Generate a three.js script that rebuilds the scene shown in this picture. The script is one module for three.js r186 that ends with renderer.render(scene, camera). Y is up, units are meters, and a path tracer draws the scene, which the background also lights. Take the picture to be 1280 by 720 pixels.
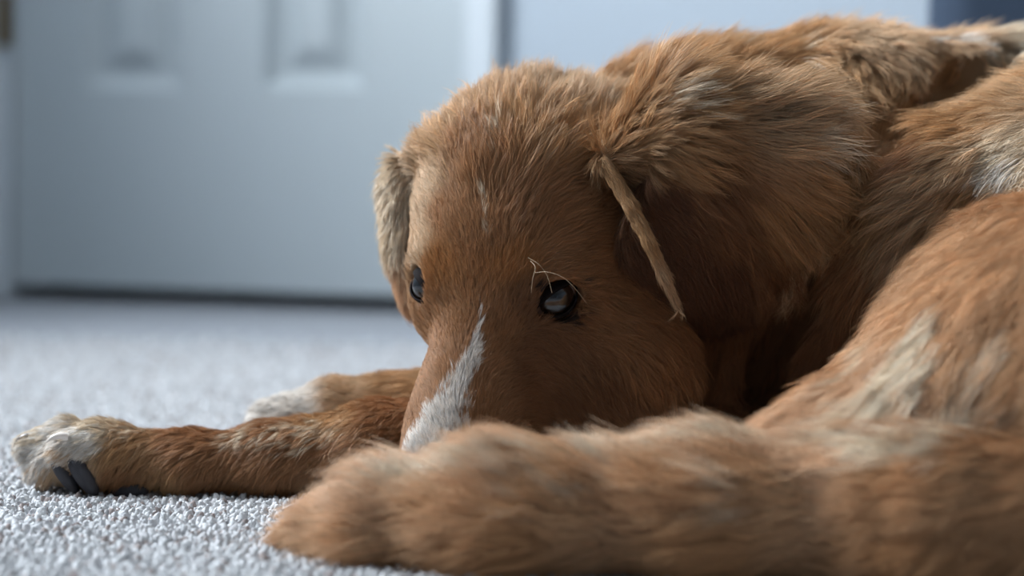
import * as THREE from 'three';
import { mergeGeometries } from 'three/addons/utils/BufferGeometryUtils.js';
import { RoundedBoxGeometry } from 'three/addons/geometries/RoundedBoxGeometry.js';
import { RectAreaLightUniformsLib } from 'three/addons/lights/RectAreaLightUniformsLib.js';
import { createNoise3D } from 'simplex-noise';

// ---------------------------------------------------------------- camera, sky, daylight, exposure
const scene = new THREE.Scene();
const renderer = new THREE.WebGLRenderer({ antialias: true });
renderer.toneMapping = THREE.LinearToneMapping;
renderer.toneMappingExposure = 1.45;
renderer.shadowMap.enabled = true;

const camera = new THREE.PerspectiveCamera(17.79, 16 / 9, 0.05, 60);   // a short telephoto held just above the carpet
camera.position.set(0, 0.158, 1.0);
camera.rotation.set(-0.04085, 0, 0.0183, 'XYZ');
camera.focus = 0.975;
camera.userData.fStop = camera.getFocalLength() / 17;                   // a 17 mm wide iris
scene.add(camera);

scene.background = new THREE.Color(0.62, 0.76, 1.0);                    // bright overcast daylight outside

// the room's own axes: u along the door wall, v out of it into the room
const ROOM_TURN = -THREE.MathUtils.degToRad(16);
const ROOM_AT = new THREE.Vector3(-0.442, 0, -1.99);
const roomPoint = (u, y, v) => new THREE.Vector3(u, y, v).applyAxisAngle(new THREE.Vector3(0, 1, 0), ROOM_TURN).add(ROOM_AT);
const ROOM = { u0: -0.57, u1: 5.6, v0: 0, v1: 8.0, h: 2.45 };
const WINDOW = { v0: 1.0, v1: 2.5, y0: 0.95, y1: 2.25 };

RectAreaLightUniformsLib.init();
const daylight = new THREE.RectAreaLight(new THREE.Color(0.88, 0.945, 1.0), 26, WINDOW.v1 - WINDOW.v0 - 0.1, WINDOW.y1 - WINDOW.y0 - 0.1);
daylight.position.copy(roomPoint(ROOM.u0 - 0.24, (WINDOW.y0 + WINDOW.y1) / 2, (WINDOW.v0 + WINDOW.v1) / 2));
daylight.lookAt(roomPoint(ROOM.u0 + 2, (WINDOW.y0 + WINDOW.y1) / 2, (WINDOW.v0 + WINDOW.v1) / 2));
scene.add(daylight);

// ---------------------------------------------------------------- helpers
let seed = 12345;
const rnd = () => { seed = (seed + 0x6D2B79F5) | 0; let t = Math.imul(seed ^ (seed >>> 15), 1 | seed); t = (t + Math.imul(t ^ (t >>> 7), 61 | t)) ^ t; return ((t ^ (t >>> 14)) >>> 0) / 4294967296; };
const noise3 = createNoise3D(rnd);
const lerp = (a, b, t) => a + (b - a) * t;
const clamp = (x, a, b) => Math.min(b, Math.max(a, x));
const smooth = (a, b, x) => { const t = clamp((x - a) / (b - a), 0, 1); return t * t * (3 - 2 * t); };
const srgb = (r, g, b) => new THREE.Color().setRGB(r / 255, g / 255, b / 255, THREE.SRGBColorSpace);
function part(name, geometry, material, parent, label) {
  const m = new THREE.Mesh(geometry, material);
  m.name = name; m.castShadow = m.receiveShadow = true;
  if (label) m.userData.label = label;
  parent.add(m);
  return m;
}
function thing(name, data) {
  const g = new THREE.Group(); g.name = name; g.userData = data; scene.add(g);
  return g;
}
function setting(name, label, category) {                                // a piece of the room, in the room's axes
  const g = thing(name, { kind: 'structure', label, category });
  g.position.copy(ROOM_AT); g.rotation.y = ROOM_TURN;
  return g;
}
const box = (u0, u1, y0, y1, v0, v1) => new THREE.BoxGeometry(u1 - u0, y1 - y0, v1 - v0).translate((u0 + u1) / 2, (y0 + y1) / 2, (v0 + v1) / 2);
const softBox = (u0, u1, y0, y1, v0, v1, r = 0.003) => new RoundedBoxGeometry(u1 - u0, y1 - y0, v1 - v0, 2, r).translate((u0 + u1) / 2, (y0 + y1) / 2, (v0 + v1) / 2);

function paintTexture(size, base, spread, scale) {                       // fine mottling of a painted or woven surface
  const d = new Uint8Array(size * size * 4);
  for (let j = 0; j < size; j++) for (let i = 0; i < size; i++) {
    const a = i / size * Math.PI * 2, b = j / size * Math.PI * 2, k = scale;
    const n = noise3(Math.cos(a) * k, Math.sin(a) * k + Math.cos(b) * k, Math.sin(b) * k) * 0.6 + (rnd() - 0.5) * 0.8;
    for (let c = 0; c < 3; c++) d[(j * size + i) * 4 + c] = clamp(base[c] + n * spread, 0, 255);
    d[(j * size + i) * 4 + 3] = 255;
  }
  const t = new THREE.DataTexture(d, size, size); t.wrapS = t.wrapT = THREE.RepeatWrapping; t.magFilter = THREE.LinearFilter; t.minFilter = THREE.LinearMipmapLinearFilter;
  t.colorSpace = THREE.SRGBColorSpace; t.needsUpdate = true;
  return t;
}
const bumpMap = paintTexture(256, [128, 128, 128], 60, 6); bumpMap.colorSpace = THREE.NoColorSpace;

const M = {
  wall: new THREE.MeshStandardMaterial({ color: srgb(172, 182, 192), roughness: 0.85, bumpMap, bumpScale: 0.0004 }),
  ceiling: new THREE.MeshStandardMaterial({ color: srgb(222, 223, 222), roughness: 0.9 }),
  doorPaint: new THREE.MeshStandardMaterial({ color: srgb(176, 184, 188), roughness: 0.42 }),
  trimPaint: new THREE.MeshStandardMaterial({ color: srgb(196, 202, 207), roughness: 0.4 }),
  brass: new THREE.MeshStandardMaterial({ color: srgb(116, 92, 48), roughness: 0.4, metalness: 0.85 }),
  carpetBack: new THREE.MeshStandardMaterial({ color: srgb(156, 159, 165), roughness: 1, map: paintTexture(256, [255 * 0.93, 255 * 0.93, 255 * 0.93], 34, 5) }),
  navy: new THREE.MeshStandardMaterial({ color: srgb(36, 50, 68), roughness: 0.9 }),
  darkWood: new THREE.MeshStandardMaterial({ color: srgb(52, 38, 30), roughness: 0.5 }),
  glass: new THREE.MeshPhysicalMaterial({ color: 0xffffff, transmission: 1, thickness: 0, roughness: 0 }),
};

// ---------------------------------------------------------------- the room
const D = { u0: -0.42, u1: 0.372, top: 2.03, foot: 0.022 };              // the door leaf
const wallT = 0.12;
{
  const floor = setting('floor', 'pale grey cut pile carpet covering the whole floor', 'carpet');
  const g = box(ROOM.u0 - wallT, ROOM.u1 + wallT, -0.05, -0.004, -0.9, ROOM.v1 + wallT);
  const p = g.attributes.position, uv = g.attributes.uv;
  for (let i = 0; i < p.count; i++) uv.setXY(i, p.getX(i) / 0.35, p.getZ(i) / 0.35);
  part('carpet_backing', g, M.carpetBack, floor);
  // tufts of the pile, where the lens can tell them apart
  const tufts = [];
  for (let k = 0; k < 5; k++) {
    const s = new THREE.SphereGeometry(1, 7, 5), q = s.attributes.position;
    for (let i = 0; i < q.count; i++) {
      const x = q.getX(i), y = q.getY(i), z = q.getZ(i), w = 1 + 0.35 * noise3(x * 1.4 + k * 9, y * 1.4, z * 1.4);
      q.setXYZ(i, x * w * 0.0019, y * w * 0.0034, z * w * 0.0019);
    }
    s.computeVertexNormals(); tufts.push(s);
  }
  const mat = new THREE.MeshStandardMaterial({ color: 0xffffff, roughness: 0.95 });
  const lists = tufts.map(() => []);
  const x0 = -0.95, x1 = 0.75, z0 = -1.35, z1 = 0.33, step = 0.0033;
  for (let z = z1; z > z0; z -= step) for (let x = x0; x < x1; x += step) {
    const far = smooth(-0.45, -1.35, z);
    if (Math.abs(x) > 0.29 * (1 - z) + 0.16 || rnd() < far || (x > 0.12 && z < -0.02 && z > -0.25)) continue;
    lists[Math.floor(rnd() * 5)].push([x + (rnd() - 0.5) * step * 1.3, z + (rnd() - 0.5) * step * 1.3]);
  }
  const inv = new THREE.Matrix4().makeRotationY(-ROOM_TURN), o = new THREE.Object3D(), c = new THREE.Color(), v = new THREE.Vector3();
  lists.forEach((l, k) => {
    const im = new THREE.InstancedMesh(tufts[k], mat, l.length); im.name = 'carpet_pile'; im.userData.kind = 'stuff';
    l.forEach(([x, z], i) => {
      v.set(x, 0, z).sub(ROOM_AT).applyMatrix4(inv);
      o.position.set(v.x, -0.0045 + (rnd() - 0.5) * 0.0028, v.z);
      o.rotation.set((rnd() - 0.5) * 0.9, rnd() * 6.28, (rnd() - 0.5) * 0.9); o.scale.setScalar(0.8 + rnd() * 0.45); o.updateMatrix();
      im.setMatrixAt(i, o.matrix);
      const t = rnd(), b = 0.86 + rnd() * 0.2;
      if (t < 0.1) c.copy(srgb(150, 139, 136)); else if (t < 0.25) c.copy(srgb(190, 189, 191)); else c.copy(srgb(198, 199, 201));
      im.setColorAt(i, c.multiplyScalar(b));
    });
    im.castShadow = im.receiveShadow = true; floor.add(im);
  });
}
{
  const w = setting('wall_back', 'pale blue grey wall around the panelled door', 'wall');
  const j = 0.03;                                                        // the jamb around the leaf
  part('wall_panel', box(ROOM.u0 - wallT, D.u0 - j, 0, ROOM.h, -wallT, 0), M.wall, w);
  part('wall_panel', box(D.u1 + j, ROOM.u1 + wallT, 0, ROOM.h, -wallT, 0), M.wall, w);
  part('wall_panel', box(D.u0 - j, D.u1 + j, D.top + j, ROOM.h, -wallT, 0), M.wall, w);
  // the dark closet the door shuts off
  const cl = setting('wall_closet', 'unlit closet walls behind the closed door', 'wall');
  part('wall_panel', box(D.u0 - 0.2, D.u1 + 0.2, 0, ROOM.h, -0.9, -0.85), M.wall, cl);
  part('wall_panel', box(D.u0 - 0.25, D.u0 - 0.2, 0, ROOM.h, -0.9, -wallT), M.wall, cl);
  part('wall_panel', box(D.u1 + 0.2, D.u1 + 0.25, 0, ROOM.h, -0.9, -wallT), M.wall, cl);
}
{
  const w = setting('wall_left', 'pale wall holding the tall daylight window', 'wall'), W = WINDOW;
  const a = ROOM.u0 - 0.22, b = ROOM.u0;
  part('wall_panel', box(a, b, 0, ROOM.h, 0, W.v0), M.wall, w);
  part('wall_panel', box(a, b, 0, ROOM.h, W.v1, ROOM.v1), M.wall, w);
  part('wall_panel', box(a, b, 0, W.y0, W.v0, W.v1), M.wall, w);
  part('wall_panel', box(a, b, W.y1, ROOM.h, W.v0, W.v1), M.wall, w);
  const n = setting('window_1', 'white framed sash window letting in overcast daylight', 'window');
  const m = (W.v0 + W.v1) / 2, f = 0.05;
  for (const [v0, v1] of [[W.v0, W.v0 + f], [W.v1 - f, W.v1], [m - f / 2, m + f / 2]]) part('window_frame', softBox(a + 0.03, a + 0.08, W.y0, W.y1, v0, v1), M.trimPaint, n);
  for (const [y0, y1] of [[W.y0, W.y0 + f], [W.y1 - f, W.y1]]) part('window_frame', softBox(a + 0.03, a + 0.08, y0, y1, W.v0 + f, W.v1 - f), M.trimPaint, n);
  for (const [v0, v1] of [[W.v0 + f, m - f / 2], [m + f / 2, W.v1 - f]]) part('pane', new THREE.PlaneGeometry(v1 - v0, W.y1 - W.y0 - 2 * f).rotateY(Math.PI / 2).translate(a + 0.05, (W.y0 + W.y1) / 2, (v0 + v1) / 2), M.glass, n);
  part('window_sill', softBox(b - 0.04, b + 0.05, W.y0 - 0.03, W.y0, W.v0 - 0.04, W.v1 + 0.04), M.trimPaint, n);
}
{
  const r = setting('wall_right', 'pale wall facing the window across the room', 'wall');
  part('wall_panel', box(ROOM.u1, ROOM.u1 + wallT, 0, ROOM.h, 0, ROOM.v1), M.wall, r);
  const f = setting('wall_front', 'pale wall facing the panelled door', 'wall');
  part('wall_panel', box(ROOM.u0 - wallT, ROOM.u1 + wallT, 0, ROOM.h, ROOM.v1, ROOM.v1 + wallT), M.wall, f);
  const c = setting('ceiling', 'flat white ceiling over the room', 'ceiling');
  part('ceiling_panel', box(ROOM.u0 - wallT, ROOM.u1 + wallT, ROOM.h, ROOM.h + 0.1, -0.9, ROOM.v1 + wallT), M.ceiling, c);
  const b = setting('baseboard_back', 'white baseboard running along the door wall', 'baseboard');
  for (const [u0, u1] of [[ROOM.u0, D.u0 - 0.092], [D.u1 + 0.07, ROOM.u1]]) part('baseboard_strip', softBox(u0, u1, 0, 0.085, 0, 0.014), M.trimPaint, b);
}
// a bevelled ring between an outer rectangle at depth d0 and an inner one at depth d1
function ring(u0, u1, y0, y1, d0, inset, d1) {
  const o = [[u0, y0, d0], [u1, y0, d0], [u1, y1, d0], [u0, y1, d0]], i = [[u0 + inset, y0 + inset, d1], [u1 - inset, y0 + inset, d1], [u1 - inset, y1 - inset, d1], [u0 + inset, y1 - inset, d1]];
  const v = [];
  for (let k = 0; k < 4; k++) { const a = o[k], b = o[(k + 1) % 4], c = i[(k + 1) % 4], d = i[k]; v.push(...a, ...b, ...c, ...a, ...c, ...d); }
  const g = new THREE.BufferGeometry(); g.setAttribute('position', new THREE.Float32BufferAttribute(v, 3)); g.computeVertexNormals();
  return g;
}
{
  const d = setting('door_1', 'closed white raised panel door with a gap above the carpet', 'door');
  const f0 = -0.045, f1 = -0.01;                                         // back and face of the leaf
  const cols = [[-0.294, -0.118], [0.029, 0.208]], rows = [[0.349, 0.88], [1.02, 1.55], [1.66, 1.92]];
  const us = [D.u0, cols[0][0], cols[0][1], cols[1][0], cols[1][1], D.u1];
  for (let k = 0; k < 6; k += 2) part('stile', box(us[k], us[k + 1], D.foot, D.top, f0, f1), M.doorPaint, d);
  const ys = [D.foot, rows[0][0], rows[0][1], rows[1][0], rows[1][1], rows[2][0], rows[2][1], D.top];
  for (let k = 0; k < 8; k += 2) for (const [a, b] of cols) part('rail', box(a, b, ys[k], ys[k + 1], f0, f1), M.doorPaint, d);
  for (const [a, b] of cols) for (const [y0, y1] of rows) {
    const dep = f1 - 0.022, m1 = 0.028, m2 = 0.006, m3 = 0.034, t = m1 + m2 + m3;
    const p = part('panel', mergeGeometries([
      ring(a + m1, b - m1, y0 + m1, y1 - m1, dep, m2, dep),
      ring(a + m1 + m2, b - m1 - m2, y0 + m1 + m2, y1 - m1 - m2, dep, m3, f1 - 0.004),
      new THREE.PlaneGeometry(b - a - 2 * t, y1 - y0 - 2 * t).translate((a + b) / 2, (y0 + y1) / 2, f1 - 0.004).toNonIndexed(),
      new THREE.PlaneGeometry(b - a, y1 - y0).rotateY(Math.PI).translate((a + b) / 2, (y0 + y1) / 2, f0).toNonIndexed(),
    ].map(g => { g.deleteAttribute('uv'); return g; })), M.doorPaint, d);
    part('moulding', ring(a, b, y0, y1, f1, m1, dep), M.doorPaint, p);
  }
  // the knuckles of a hinge at the door's edge
  const hinge = part('hinge', mergeGeometries([0, 1, 2].map(k => new THREE.CylinderGeometry(0.011, 0.011, 0.029, 14).translate(D.u0 - 0.017, 0.437 + k * 0.031, 0.006))), M.brass, d, 'dull brass hinge knuckle');
  part('leaf_plate', box(D.u0 - 0.03, D.u0 - 0.004, 0.422, 0.514, -0.012, 0.0005), M.brass, hinge);
  const t = setting('trim_1', 'white moulded casing and jamb around the panelled door', 'door casing');
  const prof = new THREE.Shape();
  [[0, 0], [0.058, 0], [0.058, 0.03], [0.054, 0.033], [0.042, 0.033], [0.038, 0.024], [0.03, 0.016], [0.012, 0.009], [0, 0.005]].forEach(([x, y], k) => k ? prof.lineTo(x, y) : prof.moveTo(x, y));
  const ex = new THREE.ExtrudeGeometry(prof, { depth: D.top + 0.09, bevelEnabled: false }).rotateX(-Math.PI / 2).scale(1, 1, -1);
  const flip = g => { const i = g.attributes.position, n = g.attributes.normal; for (let k = 0; k < i.count; k += 3) for (const A of [i, n]) { const a = [A.getX(k), A.getY(k), A.getZ(k)], b = [A.getX(k + 1), A.getY(k + 1), A.getZ(k + 1)]; A.setXYZ(k, ...b); A.setXYZ(k + 1, ...a); } return g; };
  flip(ex); ex.computeVertexNormals();
  part('casing', ex.clone().translate(D.u1 + 0.006, 0, 0), M.trimPaint, t);
  const l = flip(ex.clone().scale(-1, 1, 1)); l.computeVertexNormals();
  part('casing', l.translate(D.u0 - 0.03, 0, 0), M.trimPaint, t);
  part('casing', softBox(D.u0 - 0.09, D.u1 + 0.064, D.top + 0.005, D.top + 0.085, 0, 0.017), M.trimPaint, t);
  for (const [a, b] of [[D.u0 - 0.03, D.u0 - 0.004], [D.u1 + 0.004, D.u1 + 0.03]]) part('jamb', box(a, b, 0, D.top + 0.03, -wallT, 0), M.trimPaint, t);
  part('jamb', box(D.u0 - 0.03, D.u1 + 0.03, D.top + 0.004, D.top + 0.03, -wallT, 0), M.trimPaint, t);
}
{
  const a = thing('armchair', { label: 'dark navy fabric armchair standing against the wall behind the dog', category: 'armchair' });
  a.position.copy(roomPoint(1.57, 0, 0.46)); a.rotation.y = ROOM_TURN;
  const arm = (x) => softBox(x - 0.08, x + 0.08, 0.12, 0.6, -0.38, 0.38, 0.05);
  part('armrest', arm(-0.36), M.navy, a); part('armrest', arm(0.36), M.navy, a);
  part('seat_base', softBox(-0.3, 0.3, 0.12, 0.32, -0.38, 0.38, 0.04), M.navy, a);
  part('seat_cushion', softBox(-0.275, 0.275, 0.31, 0.46, -0.24, 0.4, 0.05), M.navy, a);
  part('backrest', softBox(-0.3, 0.3, 0.3, 0.88, -0.4, -0.2, 0.07), M.navy, a);
  for (const x of [-0.36, 0.36]) for (const z of [-0.32, 0.32]) part('leg', new THREE.CylinderGeometry(0.022, 0.016, 0.13, 12).translate(x, 0.061, z), M.darkWood, a);
}

// ---------------------------------------------------------------- the dog
const BODY_SHAPES = [
  ["torso",0.04,0,[[0.04553,0.17656,-0.075,0.12526,0.17682,-0.12,0.052,0.068],[0.12526,0.17682,-0.12,0.20841,0.18078,-0.15,0.068,0.08],[0.10698,0.12394,-0.12,0.12644,0.07622,-0.11,0.066,0.058],[0.20841,0.18078,-0.15,0.32385,0.17916,-0.17,0.08,0.083],[0.32385,0.17916,-0.17,0.44699,0.15451,-0.12,0.083,0.095]]],
  ["flank",0.03,0.004,[[0.34487,0.1398,-0.045,0.25532,0.13576,-0.05,0.105,0.073],[0.25532,0.13576,-0.05,0.20604,0.0861,-0.06,0.073,0.05],[0.34487,0.1398,-0.045,0.41754,0.12478,0.0,0.105,0.11]]],
  ["ruff",0.01,0.006,[[0.17524,0.18798,-0.012,0.16454,0.15485,-0.014,0.01,0.007],[0.16454,0.15485,-0.014,0.15403,0.12276,-0.018,0.007,0.0025]]],
  ["head",0.022,0.016,[[0.0038,0.16533,-0.04296,0.072,0.053,0.058,-0.281,-0.7984,0.5325,-0.328,0.6014,0.7285,0.9019,-0.0301,0.4309],[-0.00742,0.13134,-0.01721,0.036,0.026,0.036,-0.281,-0.7984,0.5325,-0.328,0.6014,0.7285,0.9019,-0.0301,0.4309],[0.04559,0.13131,-0.03999,0.046,0.042,0.028,-0.281,-0.7984,0.5325,-0.328,0.6014,0.7285,0.9019,-0.0301,0.4309],[-0.02115,0.13353,-0.07187,0.044,0.038,0.026,-0.281,-0.7984,0.5325,-0.328,0.6014,0.7285,0.9019,-0.0301,0.4309],[0.04864,0.11281,-0.0755,0.05,0.042,0.04,-0.281,-0.7984,0.5325,-0.328,0.6014,0.7285,0.9019,-0.0301,0.4309],[0.0533,0.07419,-0.03,0.047,0.048,0.043,1.0,0.0,0.0,0.0,1.0,0.0,0.0,0.0,1.0],[0.00715,0.11419,-0.09533,0.046,0.038,0.03,-0.281,-0.7984,0.5325,-0.328,0.6014,0.7285,0.9019,-0.0301,0.4309],[-0.00526,0.10374,-0.02366,-0.02784,0.02427,0.01805,0.031,0.025],[-0.01126,0.10817,-0.01079,-0.03543,0.03031,0.03436,0.015,0.014],[0.01596,0.10424,-0.06804,-0.01865,0.01663,-0.00171,0.022,0.016],[-0.03557,0.12597,-0.02134,0.02,0.013,0.015,-0.281,-0.7984,0.5325,-0.328,0.6014,0.7285,0.9019,-0.0301,0.4309],[-0.03268,0.10832,-0.04253,0.026,0.018,0.018,-0.281,-0.7984,0.5325,-0.328,0.6014,0.7285,0.9019,-0.0301,0.4309],[-0.03087,0.04227,-0.00915,0.036,0.024,0.015,-0.281,-0.7984,0.5325,-0.328,0.6014,0.7285,0.9019,-0.0301,0.4309],[0.01314,0.12435,0.00193,0.02,0.013,0.015,-0.281,-0.7984,0.5325,-0.328,0.6014,0.7285,0.9019,-0.0301,0.4309],[0.02684,0.10634,-0.01409,0.026,0.018,0.018,-0.281,-0.7984,0.5325,-0.328,0.6014,0.7285,0.9019,-0.0301,0.4309],[-0.00382,0.04137,0.00377,0.036,0.024,0.015,-0.281,-0.7984,0.5325,-0.328,0.6014,0.7285,0.9019,-0.0301,0.4309]]],
  ["ear",0.016,0.008,[[0.10981,0.14955,-0.004,0.05,0.06,0.0085,0.9717,-0.1366,-0.1924,0.2138,0.8551,0.4723,0.1,-0.5001,0.8602],[0.0567,0.19388,0.008,0.08775,0.20896,0.018,0.011,0.019],[0.08775,0.20896,0.018,0.14683,0.20411,0.008,0.019,0.018],[0.12378,0.18872,0.006,0.15153,0.17428,-0.004,0.014,0.011]]],
  ["earR",0.01,0.008,[[-0.06043,0.14309,-0.06,0.01,0.044,0.018,0.9516,0.1142,0.2855,-0.1094,0.9935,-0.0328,-0.2873,0.0,0.9578],[-0.05617,0.17121,-0.058,-0.04233,0.18728,-0.05,0.01,0.013]]],
  ["rim",0.001,0.003,[[0.04882,0.18584,0.014,0.06074,0.16506,0.022,0.003,0.0028],[0.06074,0.16506,0.022,0.07061,0.14661,0.026,0.0028,0.0025],[0.07061,0.14661,0.026,0.08008,0.12723,0.024,0.0025,0.0021],[0.08008,0.12723,0.024,0.08868,0.10836,0.018,0.0021,0.0012]]],
  ["legb",0.01,0.006,[[-0.14269,0.0274,-0.12,-0.10614,0.03592,-0.12,0.013,0.016],[-0.10614,0.03592,-0.12,-0.0084,0.04219,-0.11,0.016,0.024]]],
  ["leg",0.012,0.005,[[-0.25047,0.0142,-0.022,-0.22637,0.01662,-0.024,0.0125,0.0165],[-0.22637,0.01662,-0.024,-0.17747,0.0141,-0.026,0.0165,0.015],[-0.17747,0.0141,-0.026,-0.13294,0.01735,-0.028,0.015,0.017],[-0.13294,0.01735,-0.028,-0.07515,0.02202,-0.035,0.017,0.0225],[-0.07515,0.02202,-0.035,0.00155,0.03022,-0.05,0.0225,0.03]]],
  ["toes",0.004,0.005,[[-0.2672,0.02146,-0.026,-0.24708,0.02723,-0.026,0.008,0.011],[-0.24361,0.02306,-0.01,-0.22911,0.02522,-0.016,0.0085,0.012],[-0.26121,0.00924,-0.024,-0.24286,0.01255,-0.022,0.008,0.012]]],
  ["thigh",0.04,0.01,[[0.35275,0.08004,0.05,0.2747,0.0742,0.09,0.115,0.085],[0.2747,0.0742,0.09,0.184,0.03831,0.13,0.085,0.042],[0.184,0.03831,0.13,0.14442,0.03522,0.14,0.042,0.03]]],
  ["tail",0.02,0.012,[[0.28841,0.02232,0.16,0.18594,0.02114,0.175,0.043,0.034],[0.18594,0.02114,0.175,0.09619,0.02484,0.17,0.034,0.027],[0.09619,0.02484,0.17,0.00187,0.02165,0.17,0.027,0.0235],[0.00187,0.02165,0.17,-0.04975,0.0134,0.155,0.0235,0.018],[-0.04975,0.0134,0.155,-0.07637,0.00762,0.146,0.018,0.0095],[-0.07637,0.00762,0.146,-0.09644,0.00355,0.14,0.0095,0.004]]]
];
const COAT_COLOURS = {"rust":[0.4179,0.2051,0.0908],"gold":[0.5457,0.314,0.147],"tan":[0.624,0.4125,0.2423],"cream":[0.7605,0.624,0.4621],"white":[0.855,0.7991,0.7379],"dark":[0.162,0.0723,0.0356],"black":[0.0212,0.0144,0.013],"grey":[0.5149,0.4125,0.3231],"orange":[0.4678,0.2086,0.0704],"umber":[0.2874,0.1356,0.0612],"sand":[0.7379,0.4735,0.2918],"fawn":[0.6724,0.3916,0.2051],"honey":[0.5906,0.3185,0.147],"ivory":[0.8963,0.7835,0.6172]};
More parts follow.
